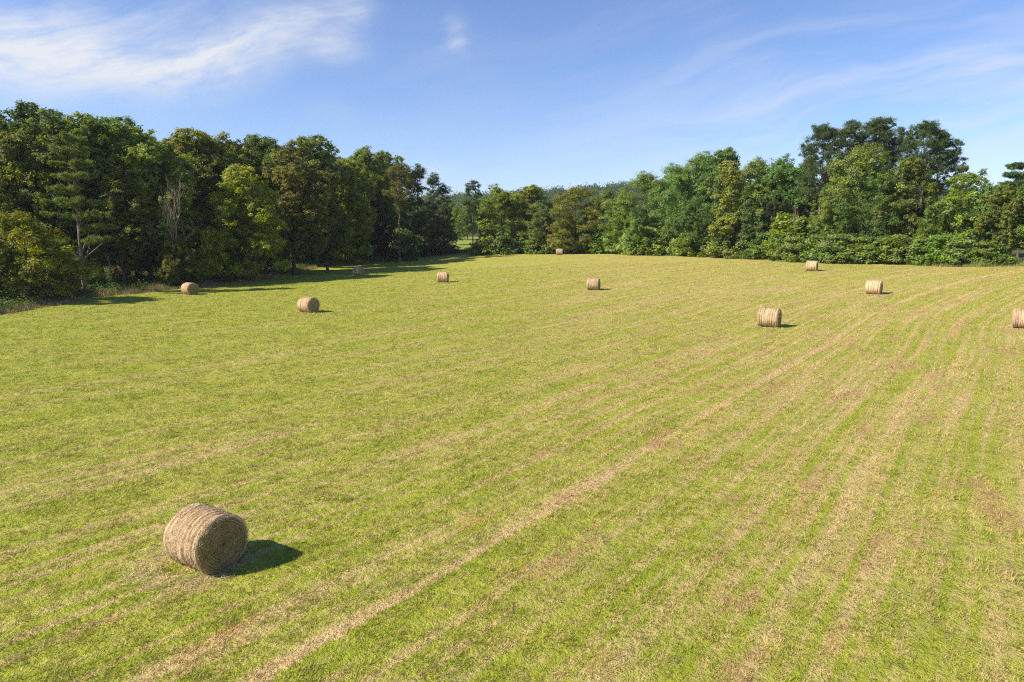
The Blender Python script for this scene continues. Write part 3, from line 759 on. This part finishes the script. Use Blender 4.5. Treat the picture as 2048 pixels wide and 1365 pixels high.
# deeper rows that only show as dark mass between the front trees
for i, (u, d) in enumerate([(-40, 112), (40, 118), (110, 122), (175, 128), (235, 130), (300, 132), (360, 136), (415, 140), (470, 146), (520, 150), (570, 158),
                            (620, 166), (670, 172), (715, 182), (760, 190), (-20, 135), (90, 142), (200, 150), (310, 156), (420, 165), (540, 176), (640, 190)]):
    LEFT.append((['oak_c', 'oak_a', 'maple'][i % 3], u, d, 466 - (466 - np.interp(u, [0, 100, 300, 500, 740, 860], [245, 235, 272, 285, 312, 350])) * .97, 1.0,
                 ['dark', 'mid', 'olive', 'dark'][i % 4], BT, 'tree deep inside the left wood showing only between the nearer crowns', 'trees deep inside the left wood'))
RIGHT = [
 ('pine_c', 946, 178, 360, .85, 'dark', PT, 'slender dark tree with a narrow open crown beside the gap', GR),
 ('oak_c', 975, 186, 410, .7, 'dark', BT, 'dark tree low behind the slender tree by the gap', GR),
 ('ash', 1003, 180, 371, 1.25, 'lime', BT, 'rounded green tree right of the slender tree by the gap', GR),  # lighter leaf colours here and on nearby crowns stand in for blocked sun
 ('maple', 1062, 186, 374, 1.25, 'lime', BT, 'light green crown right of the rounded tree', GR),
 ('ash', 1085, 173, 405, 1.0, 'light', BT, 'darker lower tree left of the rust tinged one', GR),
 ('feathery', 1148, 168, 374, 1.2, 'rust', BT, 'rounded tree with a rust tinged top behind the farthest bale', GR),
 ('bushy', 1130, 170, 440, .72, 'vine', BT, 'low yellow green tree in front of the rust tinged one', GR),
 ('ash', 1205, 172, 380, 1.2, 'light', BT, 'green tree just right of the rust tinged crown', GR),
 ('ash', 1240, 160, 385, 1.1, 'light', BT, 'lower bluish green tree left of the tall feathery trees', GR),
 ('feathery', 1290, 166, 346, 1.05, 'light', BT, 'leftmost tall feathery light green tree of the right treeline', GR),
 ('feathery', 1345, 160, 330, 1.0, 'coolb', BT, 'feathery cool green tree second along the treeline', GR),
 ('ash', 1265, 150, 425, .85, 'light', BT, 'small light tree with hanging foliage under the leftmost feathery tree', GR),
 ('feathery', 1395, 154, 308, 1.0, 'coolb', BT, 'high feathery crown left of the vine covered column', GR),
 ('maple', 1440, 152, 302, .9, 'cool', BT, 'dark topped high crown directly behind the vine covered column', GR),
 ('vine_col', 1452, 134, 322, 1.1, 'vine', VT, 'tall yellow green column of vines standing out of the treeline', GR),
 ('ash', 1385, 141, 395, .85, 'cool', BT, 'shaded tree left of the foot of the vine column', GR),
 ('feathery', 1505, 146, 318, .95, 'light', BT, 'light crown just right of the vine covered column', GR),
 ('vine_col', 1490, 131, 400, .9, 'cool', VT, 'shorter vine hung tree right of the tall vine column', GR),
 ('ash', 1560, 142, 312, 1.0, 'coolb', BT, 'loose green crown halfway between vine column and pines', GR),
 ('oak_c', 1545, 134, 385, .7, 'dark', BT, 'dark shaded tree behind the bare grey branches', GR),
 ('dead_bush', 1585, 122, 402, .42, 'tan', DT, 'bare grey branching dead bush half way up the treeline', GR),
 ('ash', 1600, 140, 312, .85, 'cool', BT, 'green crown at the left foot of the tall pines', GR),
 ('pine_a', 1632, 133, 256, 1.0, 'pine', PT, 'leftmost tall pine with open clumped crown on the right', GR),
 ('pine_b', 1690, 136, 248, 1.05, 'pine', PT, 'second tall pine from the left, behind the light green tree', GR),
 ('pine_a', 1735, 137, 242, 1.0, 'pine', PT, 'highest of the tall pines', GR),
 ('pine_b', 1775, 134, 262, .85, 'pine', PT, 'pine left of the sky notch between the pine crowns', GR),
 ('pine_a', 1832, 128, 250, .95, 'pine', PT, 'pine right of the sky notch, over the mixed crown', GR),
 ('pine_b', 1860, 130, 268, 1.0, 'pine', PT, 'rightmost tall pine leaning out over lower trees', GR),
 ('feathery', 1705, 122, 292, .95, 'light', BT, 'big light green tree in front of the tall pines', GR),
 ('feathery', 1755, 118, 345, .8, 'coolb', BT, 'green tree right of the big light green one', GR),
 ('maple', 1805, 119, 320, .85, 'olive', BT, 'yellowish mixed crown under the right pines', GR),
 ('ash', 1645, 120, 378, .75, 'light', BT, 'smaller light green tree left of the big light green one', GR),
 ('vine_col', 1680, 116, 405, .9, 'cool', VT, 'vine draped trunk below the big light green tree', GR),
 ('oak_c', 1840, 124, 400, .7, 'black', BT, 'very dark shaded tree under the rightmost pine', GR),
 ('ash', 1590, 126, 440, .55, 'cool', BT, 'low green tree below the bare grey branches', GR),
 ('big_leaf', 1925, 108, 345, .95, 'bright', BT, 'large leaved bright green tree right of the pines', GR),
 ('big_leaf', 1965, 106, 372, .85, 'coolb', BT, 'large leaved tree between the bright one and the layered conifer', GR),
 ('big_leaf', 1850, 109, 412, .75, 'bright', BT, 'low large leaved tree left of the large bright one', GR),
 ('layered_b', 2015, 108, 333, 1.0, 'pine', CT, 'dark conifer with flat layered top at the right edge', GR),
 ('layered_b', 1908, 118, 338, .6, 'pine', CT, 'small dark conifer tip above the large leaved bright tree', GR),
 ('oak_c', 1995, 103, 368, .85, 'bright', BT, 'green tree in front of the layered conifer', GR),
 ('oak_a', 2055, 101, 348, .9, 'mid', BT, 'tree cut by the right picture edge', GR),
 ('oak_c', 2110, 102, 350, .9, 'dark', BT, 'dark tree just outside the right picture edge', GR),
 ('oak_b', 2035, 116, 342, .9, 'dark', BT, 'dark crown behind the layered conifer', GR),
]
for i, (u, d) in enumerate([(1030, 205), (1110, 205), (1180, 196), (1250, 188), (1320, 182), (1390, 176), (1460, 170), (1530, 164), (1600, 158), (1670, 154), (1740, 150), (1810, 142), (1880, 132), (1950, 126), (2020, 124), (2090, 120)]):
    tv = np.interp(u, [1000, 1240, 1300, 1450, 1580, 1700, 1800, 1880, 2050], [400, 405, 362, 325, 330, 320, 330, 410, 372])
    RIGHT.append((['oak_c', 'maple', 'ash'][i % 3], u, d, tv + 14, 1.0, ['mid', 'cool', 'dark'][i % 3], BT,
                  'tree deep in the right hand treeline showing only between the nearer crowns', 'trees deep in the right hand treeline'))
FAR = [('oak_a', 900, 270, 405, 1.1, 'bright', BT, 'hazy tree beyond the gap, next to the dark conifer', GF),
       ('ash', 912, 228, 415, 1.0, 'vine', BT, 'sunlit yellow green tree in the gap beyond the field', GF),
       ('oak_c', 935, 262, 412, 1.1, 'light', BT, 'hazy tree in the gap behind the sunlit yellow green one', GF),
       ('oak_b', 965, 250, 405, 1.1, 'bright', BT, 'hazy crown behind the slender tree by the gap', GF),
       ('oak_a', 880, 300, 405, 1.0, 'mid', BT, 'hazy tree half hidden behind the last dark conifer', GF),
       ('oak_c', 1000, 300, 408, 1.0, 'mid', BT, 'hazy tree mostly hidden behind the rounded green tree', GF)]
SHR = [(992, 172, 462, 'shrub_b', 'mid', 'shrub left of the farthest bale under the rounded tree'),
 (1035, 176, 470, 'shrub_a', 'bright', 'low light shrub some way left of the farthest bale'),
 (1075, 172, 470, 'shrub_b', 'mid', 'shrub beside and left of the farthest bale'),
 (1122, 171, 474, 'shrub_a', 'bright', 'shrub directly behind the farthest bale'),
 (1160, 165, 462, 'shrub_c', 'rust', 'tawny shrub just right of the farthest bale'),
 (1205, 163, 470, 'shrub_b', 'mid', 'second shrub right of the farthest bale'),
 (1240, 160, 462, 'shrub_a', 'bright', 'shrub below the bluish green tree'),
 (1285, 157, 458, 'shrub_a', 'vine', 'round vine smothered shrub under the leftmost feathery tree'),
 (1330, 153, 466, 'shrub_b', 'bright', 'bright rounded shrub under the second feathery tree'),
 (1375, 149, 470, 'shrub_a', 'mid', 'shrub left of the foot of the vine column'),
 (1410, 145, 464, 'shrub_b', 'bright', 'shrub against the left foot of the vine column'),
 (1455, 139, 470, 'shrub_a', 'mid', 'wide shrub right under the tall vine column'),
 (1500, 136, 474, 'shrub_b', 'bright', 'shrub under the shorter vine hung tree'),
 (1535, 132, 470, 'shrub_a', 'mid', 'shrub left of the bright small round shrub'),
 (1568, 130, 432, 'shrub_c', 'lime', 'small upright bright green shrub rising above the shrub row'),
 (1600, 126, 440, 'shrub_c', 'bright', 'upright green shrub beside the bright small one'),
 (1585, 124, 478, 'shrub_a', 'mid', 'shrub in the row below the bright upright shrub'),
 (1632, 120, 478, 'shrub_b', 'bright', 'shrub behind the crest bale'),
 (1672, 117, 472, 'shrub_a', 'mid', 'shrub just right of the crest bale'),
 (1712, 115, 478, 'shrub_a', 'bright', 'wide low shrub below the big light green tree'),
 (1755, 113, 480, 'shrub_b', 'mid', 'low shrub below the green tree right of the big light one'),
 (1797, 111, 474, 'shrub_a', 'bright', 'sprawling shrub under the mixed crown'),
 (1838, 109, 482, 'shrub_b', 'mid', 'low shrub under the very dark shaded tree'),
 (1875, 107, 474, 'shrub_a', 'bright', 'shrub under the low large leaved tree'),
 (1915, 104, 484, 'shrub_b', 'mid', 'low shrub under the large leaved bright tree'),
 (1958, 102, 488, 'shrub_a', 'bright', 'last shrub of the row before the bare trunks on the right')]
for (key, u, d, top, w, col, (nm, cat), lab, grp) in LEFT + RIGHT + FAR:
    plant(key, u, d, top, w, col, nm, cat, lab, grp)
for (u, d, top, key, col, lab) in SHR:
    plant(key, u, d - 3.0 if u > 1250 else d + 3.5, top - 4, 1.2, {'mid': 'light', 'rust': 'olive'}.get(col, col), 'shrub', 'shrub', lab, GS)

# ------------------------------------------------------------------ far wooded ridge: one mass
def far_woods():
    g = np.random.default_rng(91)
    Vs, Fs, A, K, o = [], [], [], [], 0
    n = 5200
    Y = 330 + 640 * g.random(n) ** .8
    X = Y * g.uniform(-.30, .95, n)
    Z = H(X, Y)
    hh = g.uniform(11, 18, n); rr = g.uniform(3.4, 5.6, n)
    for i in range(n):
        k = int(np.interp(Y[i], [330, 600, 950], [190, 120, 75])); s = np.interp(Y[i], [330, 600, 950], [.42, .6, .85])
        d = unit(g.normal(size=(k, 3)) + [0, -.3, .4])
        lump = 1 + .22 * np.sin(5 * d[:, 0] + i) * np.sin(4 * d[:, 2] + 2 * i) + .18 * g.normal(size=k)
        P = np.array([X[i], Y[i], Z[i] + hh[i] * .58]) + d * lump[:, None] * np.array([rr[i], rr[i], hh[i] * .44])
        V, F = leaves(P, unit(d + g.normal(0, .45, (k, 3)) + [0, 0, .3]), g.uniform(.7, 1.4, k) * s, .75, g)
        Vs.append(V); Fs.append(F + o); o += len(V); A.append(g.random(k)); K.append(np.full(k, g.random()))
    ob = link('woods', mesh_np('woods', np.concatenate(Vs), np.concatenate(Fs), M_LEAF, {'rnd': np.concatenate(A), 'clu': np.concatenate(K)}))
    ob.color = (.075, .118, .034, 1)
    tag(ob, 'hazy green wooded ridge far behind the treelines', 'woods', kind='stuff')
far_woods()

# ------------------------------------------------------------------ haze in the air
def haze():
    m, N, out = material('pale_haze')
    v = N.new('ShaderNodeVolumePrincipled')
    v.inputs['Color'].default_value = (.80, .88, 1.0, 1)
    v.inputs['Density'].default_value = HAZE
    v.inputs['Anisotropy'].default_value = 0.2
    N.l.new(v.outputs[0], out.inputs['Volume'])
    x0, x1, y0, y1, z0, z1 = -2600, 2800, -800, 2500, -3, 110
    V = np.array([(x, y, z) for z in (z0, z1) for y in (y0, y1) for x in (x0, x1)], float)
    F = np.array([(0, 2, 3, 1), (4, 5, 7, 6), (0, 1, 5, 4), (1, 3, 7, 5), (3, 2, 6, 7), (2, 0, 4, 6)])
    o = link('haze', mesh_np('haze', V, F, m))
    tag(o, 'thin summer haze in the air over the whole valley', 'haze', kind='stuff')
HAZE = .0001
haze()

# ------------------------------------------------------------------ light and sky
SUN_EL = R(38.5); SUN_DIR = np.array([-.95, -.31])
sun = bpy.data.objects.new('sun', bpy.data.lights.new('sun', 'SUN')); C.objects.link(sun)
sun.data.energy = 4.7; sun.data.angle = R(.53); sun.data.color = (1.0, .90, .76)
from mathutils import Vector
hd = SUN_DIR / np.linalg.norm(SUN_DIR)
sv = Vector((hd[0] * math.cos(SUN_EL), hd[1] * math.cos(SUN_EL), math.sin(SUN_EL)))
sun.rotation_euler = (-sv).to_track_quat('-Z', 'Y').to_euler()
sun.location = sv * 200

world = bpy.data.worlds.new('World'); scene.world = world; world.use_nodes = True
wt = world.node_tree; wt.nodes.clear(); N = NT(wt)
sky = N.new('ShaderNodeTexSky', sky_type='NISHITA')
sky.sun_disc = False; sky.sun_elevation = SUN_EL; sky.sun_rotation = math.atan2(hd[0], hd[1])
sky.air_density = 1.0; sky.dust_density = .1; sky.ozone_density = 1.6; sky.altitude = 200
tint = N.mix(1.0, sky.outputs[0], (.86, .96, 1.24), 'MULTIPLY')
vec = N.new('ShaderNodeTexCoord').outputs['Generated']
dx, dy, dz = N.sep(vec)
yy = N.m('MAXIMUM', dy, .05)
a = N.m('DIVIDE', dx, yy); e = N.m('DIVIDE', dz, yy)
front = N.rng(dy, .1, .3)
def pa(u): return (u - 1024) / FPX
def fcurve(x, pts):
    nd = N.new('ShaderNodeFloatCurve'); N.set(nd.inputs['Value'], x)
    cv = nd.mapping.curves[0]
    cv.points[0].location = pts[0]; cv.points[1].location = pts[-1]
    for p in pts[1:-1]: cv.points.new(*p)
    nd.mapping.update(); return nd.outputs[0]
ax = N.m('DIVIDE', N.m('ADD', a, 1.0), 2.0, clamp=True)
def ux(u): return (pa(u) + 1) / 2
def ev(v): return slope_at(v) * 2
w1 = N.noise(N.xyz(N.m('MULTIPLY', a, 3.2), N.m('MULTIPLY', e, 5)), 1, 3, .5)
w2 = N.noise(N.xyz(N.m('MULTIPLY', a, 3.0), N.m('MULTIPLY', e, 5), 4.0), 1, 3, .5)
ea = N.m('ADD', e, N.m('MULTIPLY', N.m('SUBTRACT', w1, .5), .09))
aa = N.m('ADD', a, N.m('MULTIPLY', N.m('SUBTRACT', w2, .5), .12))
ctr = N.m('DIVIDE', fcurve(ax, [(0, ev(120)), (ux(0), ev(118)), (ux(200), ev(120)), (ux(380), ev(135)), (ux(500), ev(120)), (ux(600), ev(80)), (ux(700), ev(48)), (ux(800), ev(10)), (1, ev(-60))]), 2.0)
wid = fcurve(ax, [(0, .060), (ux(0), .056), (ux(300), .042), (ux(480), .034), (ux(600), .036), (ux(740), .026), (ux(900), .02), (1, .02)])
amp = fcurve(ax, [(0, 1), (ux(0), 1), (ux(250), .92), (ux(480), .9), (ux(620), .6), (ux(720), .5), (ux(775), .12), (ux(830), .0), (1, 0)])
dv = N.m('DIVIDE', N.m('SUBTRACT', ea, ctr), wid)
band = N.m('MULTIPLY', N.m('POWER', 2.718, N.m('MULTIPLY', N.m('MULTIPLY', dv, dv), -1.0)), amp)
# fibres drawn out along the band (rising to the right)
fib = N.noise(N.xyz(N.m('MULTIPLY', aa, 5.5), N.m('MULTIPLY', N.m('SUBTRACT', ea, N.m('MULTIPLY', aa, .22)), 34)), 1, 8, .66, .3)
puf = N.noise(N.xyz(N.m('MULTIPLY', aa, 7), N.m('MULTIPLY', ea, 17)), 1, 7, .62, .4)
tex = N.m('ADD', N.m('MULTIPLY', fib, .5), N.m('MULTIPLY', puf, .5))
cl = N.m('MULTIPLY', band, N.rng(tex, .3, .64, .2, 1.25))
def blob(u, v, su, sv_, k, lo=.3, hi=.68, src=None):
    p = N.m('DIVIDE', N.m('SUBTRACT', aa, pa(u) * 1.0), su); q = N.m('DIVIDE', N.m('SUBTRACT', ea, slope_at(v)), sv_)
    gsn = N.m('POWER', 2.718, N.m('MULTIPLY', N.m('ADD', N.m('MULTIPLY', p, p), N.m('MULTIPLY', q, q)), -1.0))
    return N.m('MULTIPLY', N.m('MULTIPLY', gsn, k), N.rng(src if src is not None else tex, lo, hi))
for args in ((725, 105, .035, .018, .55), (924, 72, .014, .022, .6), (905, 120, .06, .05, .14), (100, 20, .25, .03, .35), (870, 345, .035, .012, .45), (690, 225, .05, .02, .15), (350, 40, .2, .03, .2)):
    cl = N.m('ADD', cl, blob(*args))
fib2 = N.noise(N.xyz(N.m('MULTIPLY', aa, 3), N.m('MULTIPLY', N.m('SUBTRACT', ea, N.m('MULTIPLY', aa, .25)), 22), 9.0), 1, 5, .55, .3)
cl = N.m('ADD', cl, blob(1850, 200, .42, .13, .5, .34, .7, fib2))
cl = N.m('ADD', cl, blob(1250, 330, .6, .07, .12, .3, .7, fib2))
# the long thin streak on the right
sd = N.m('DIVIDE', N.m('SUBTRACT', ea, N.m('ADD', slope_at(142), N.m('MULTIPLY', N.m('SUBTRACT', aa, pa(1840)), .20))), .012)
se = N.m('DIVIDE', N.m('SUBTRACT', aa, pa(1830)), .22)
cl = N.m('ADD', cl, N.m('MULTIPLY', N.m('POWER', 2.718, N.m('MULTIPLY', N.m('ADD', N.m('MULTIPLY', sd, sd), N.m('MULTIPLY', se, se)), -1.0)), N.rng(fib2, .3, .65, .08, .34)))
cl = N.m('MINIMUM', N.m('MULTIPLY', cl, front), .95)
bg = N.new('ShaderNodeBackground'); bg.inputs[1].default_value = .066
CLOUD = (6.0, 6.2, 6.6)
N.l.new(N.mix(cl, tint, CLOUD), bg.inputs[0])
wo = N.new('ShaderNodeOutputWorld'); N.l.new(bg.outputs[0], wo.inputs[0])

# ------------------------------------------------------------------ render settings
scene.view_settings.view_transform = 'Standard'
scene.view_settings.look = 'None'
scene.view_settings.exposure = 1.05
scene.view_settings.gamma = 1
scene.render.engine = 'CYCLES'
scene.cycles.use_denoising = False
scene.cycles.denoising_input_passes = 'RGB_ALBEDO_NORMAL'
scene.cycles.denoising_prefilter = 'ACCURATE'
scene.cycles.filter_width = 1.15
scene.cycles.max_bounces = 8
scene.cycles.transparent_max_bounces = 16
scene.cycles.sample_clamp_indirect = 6
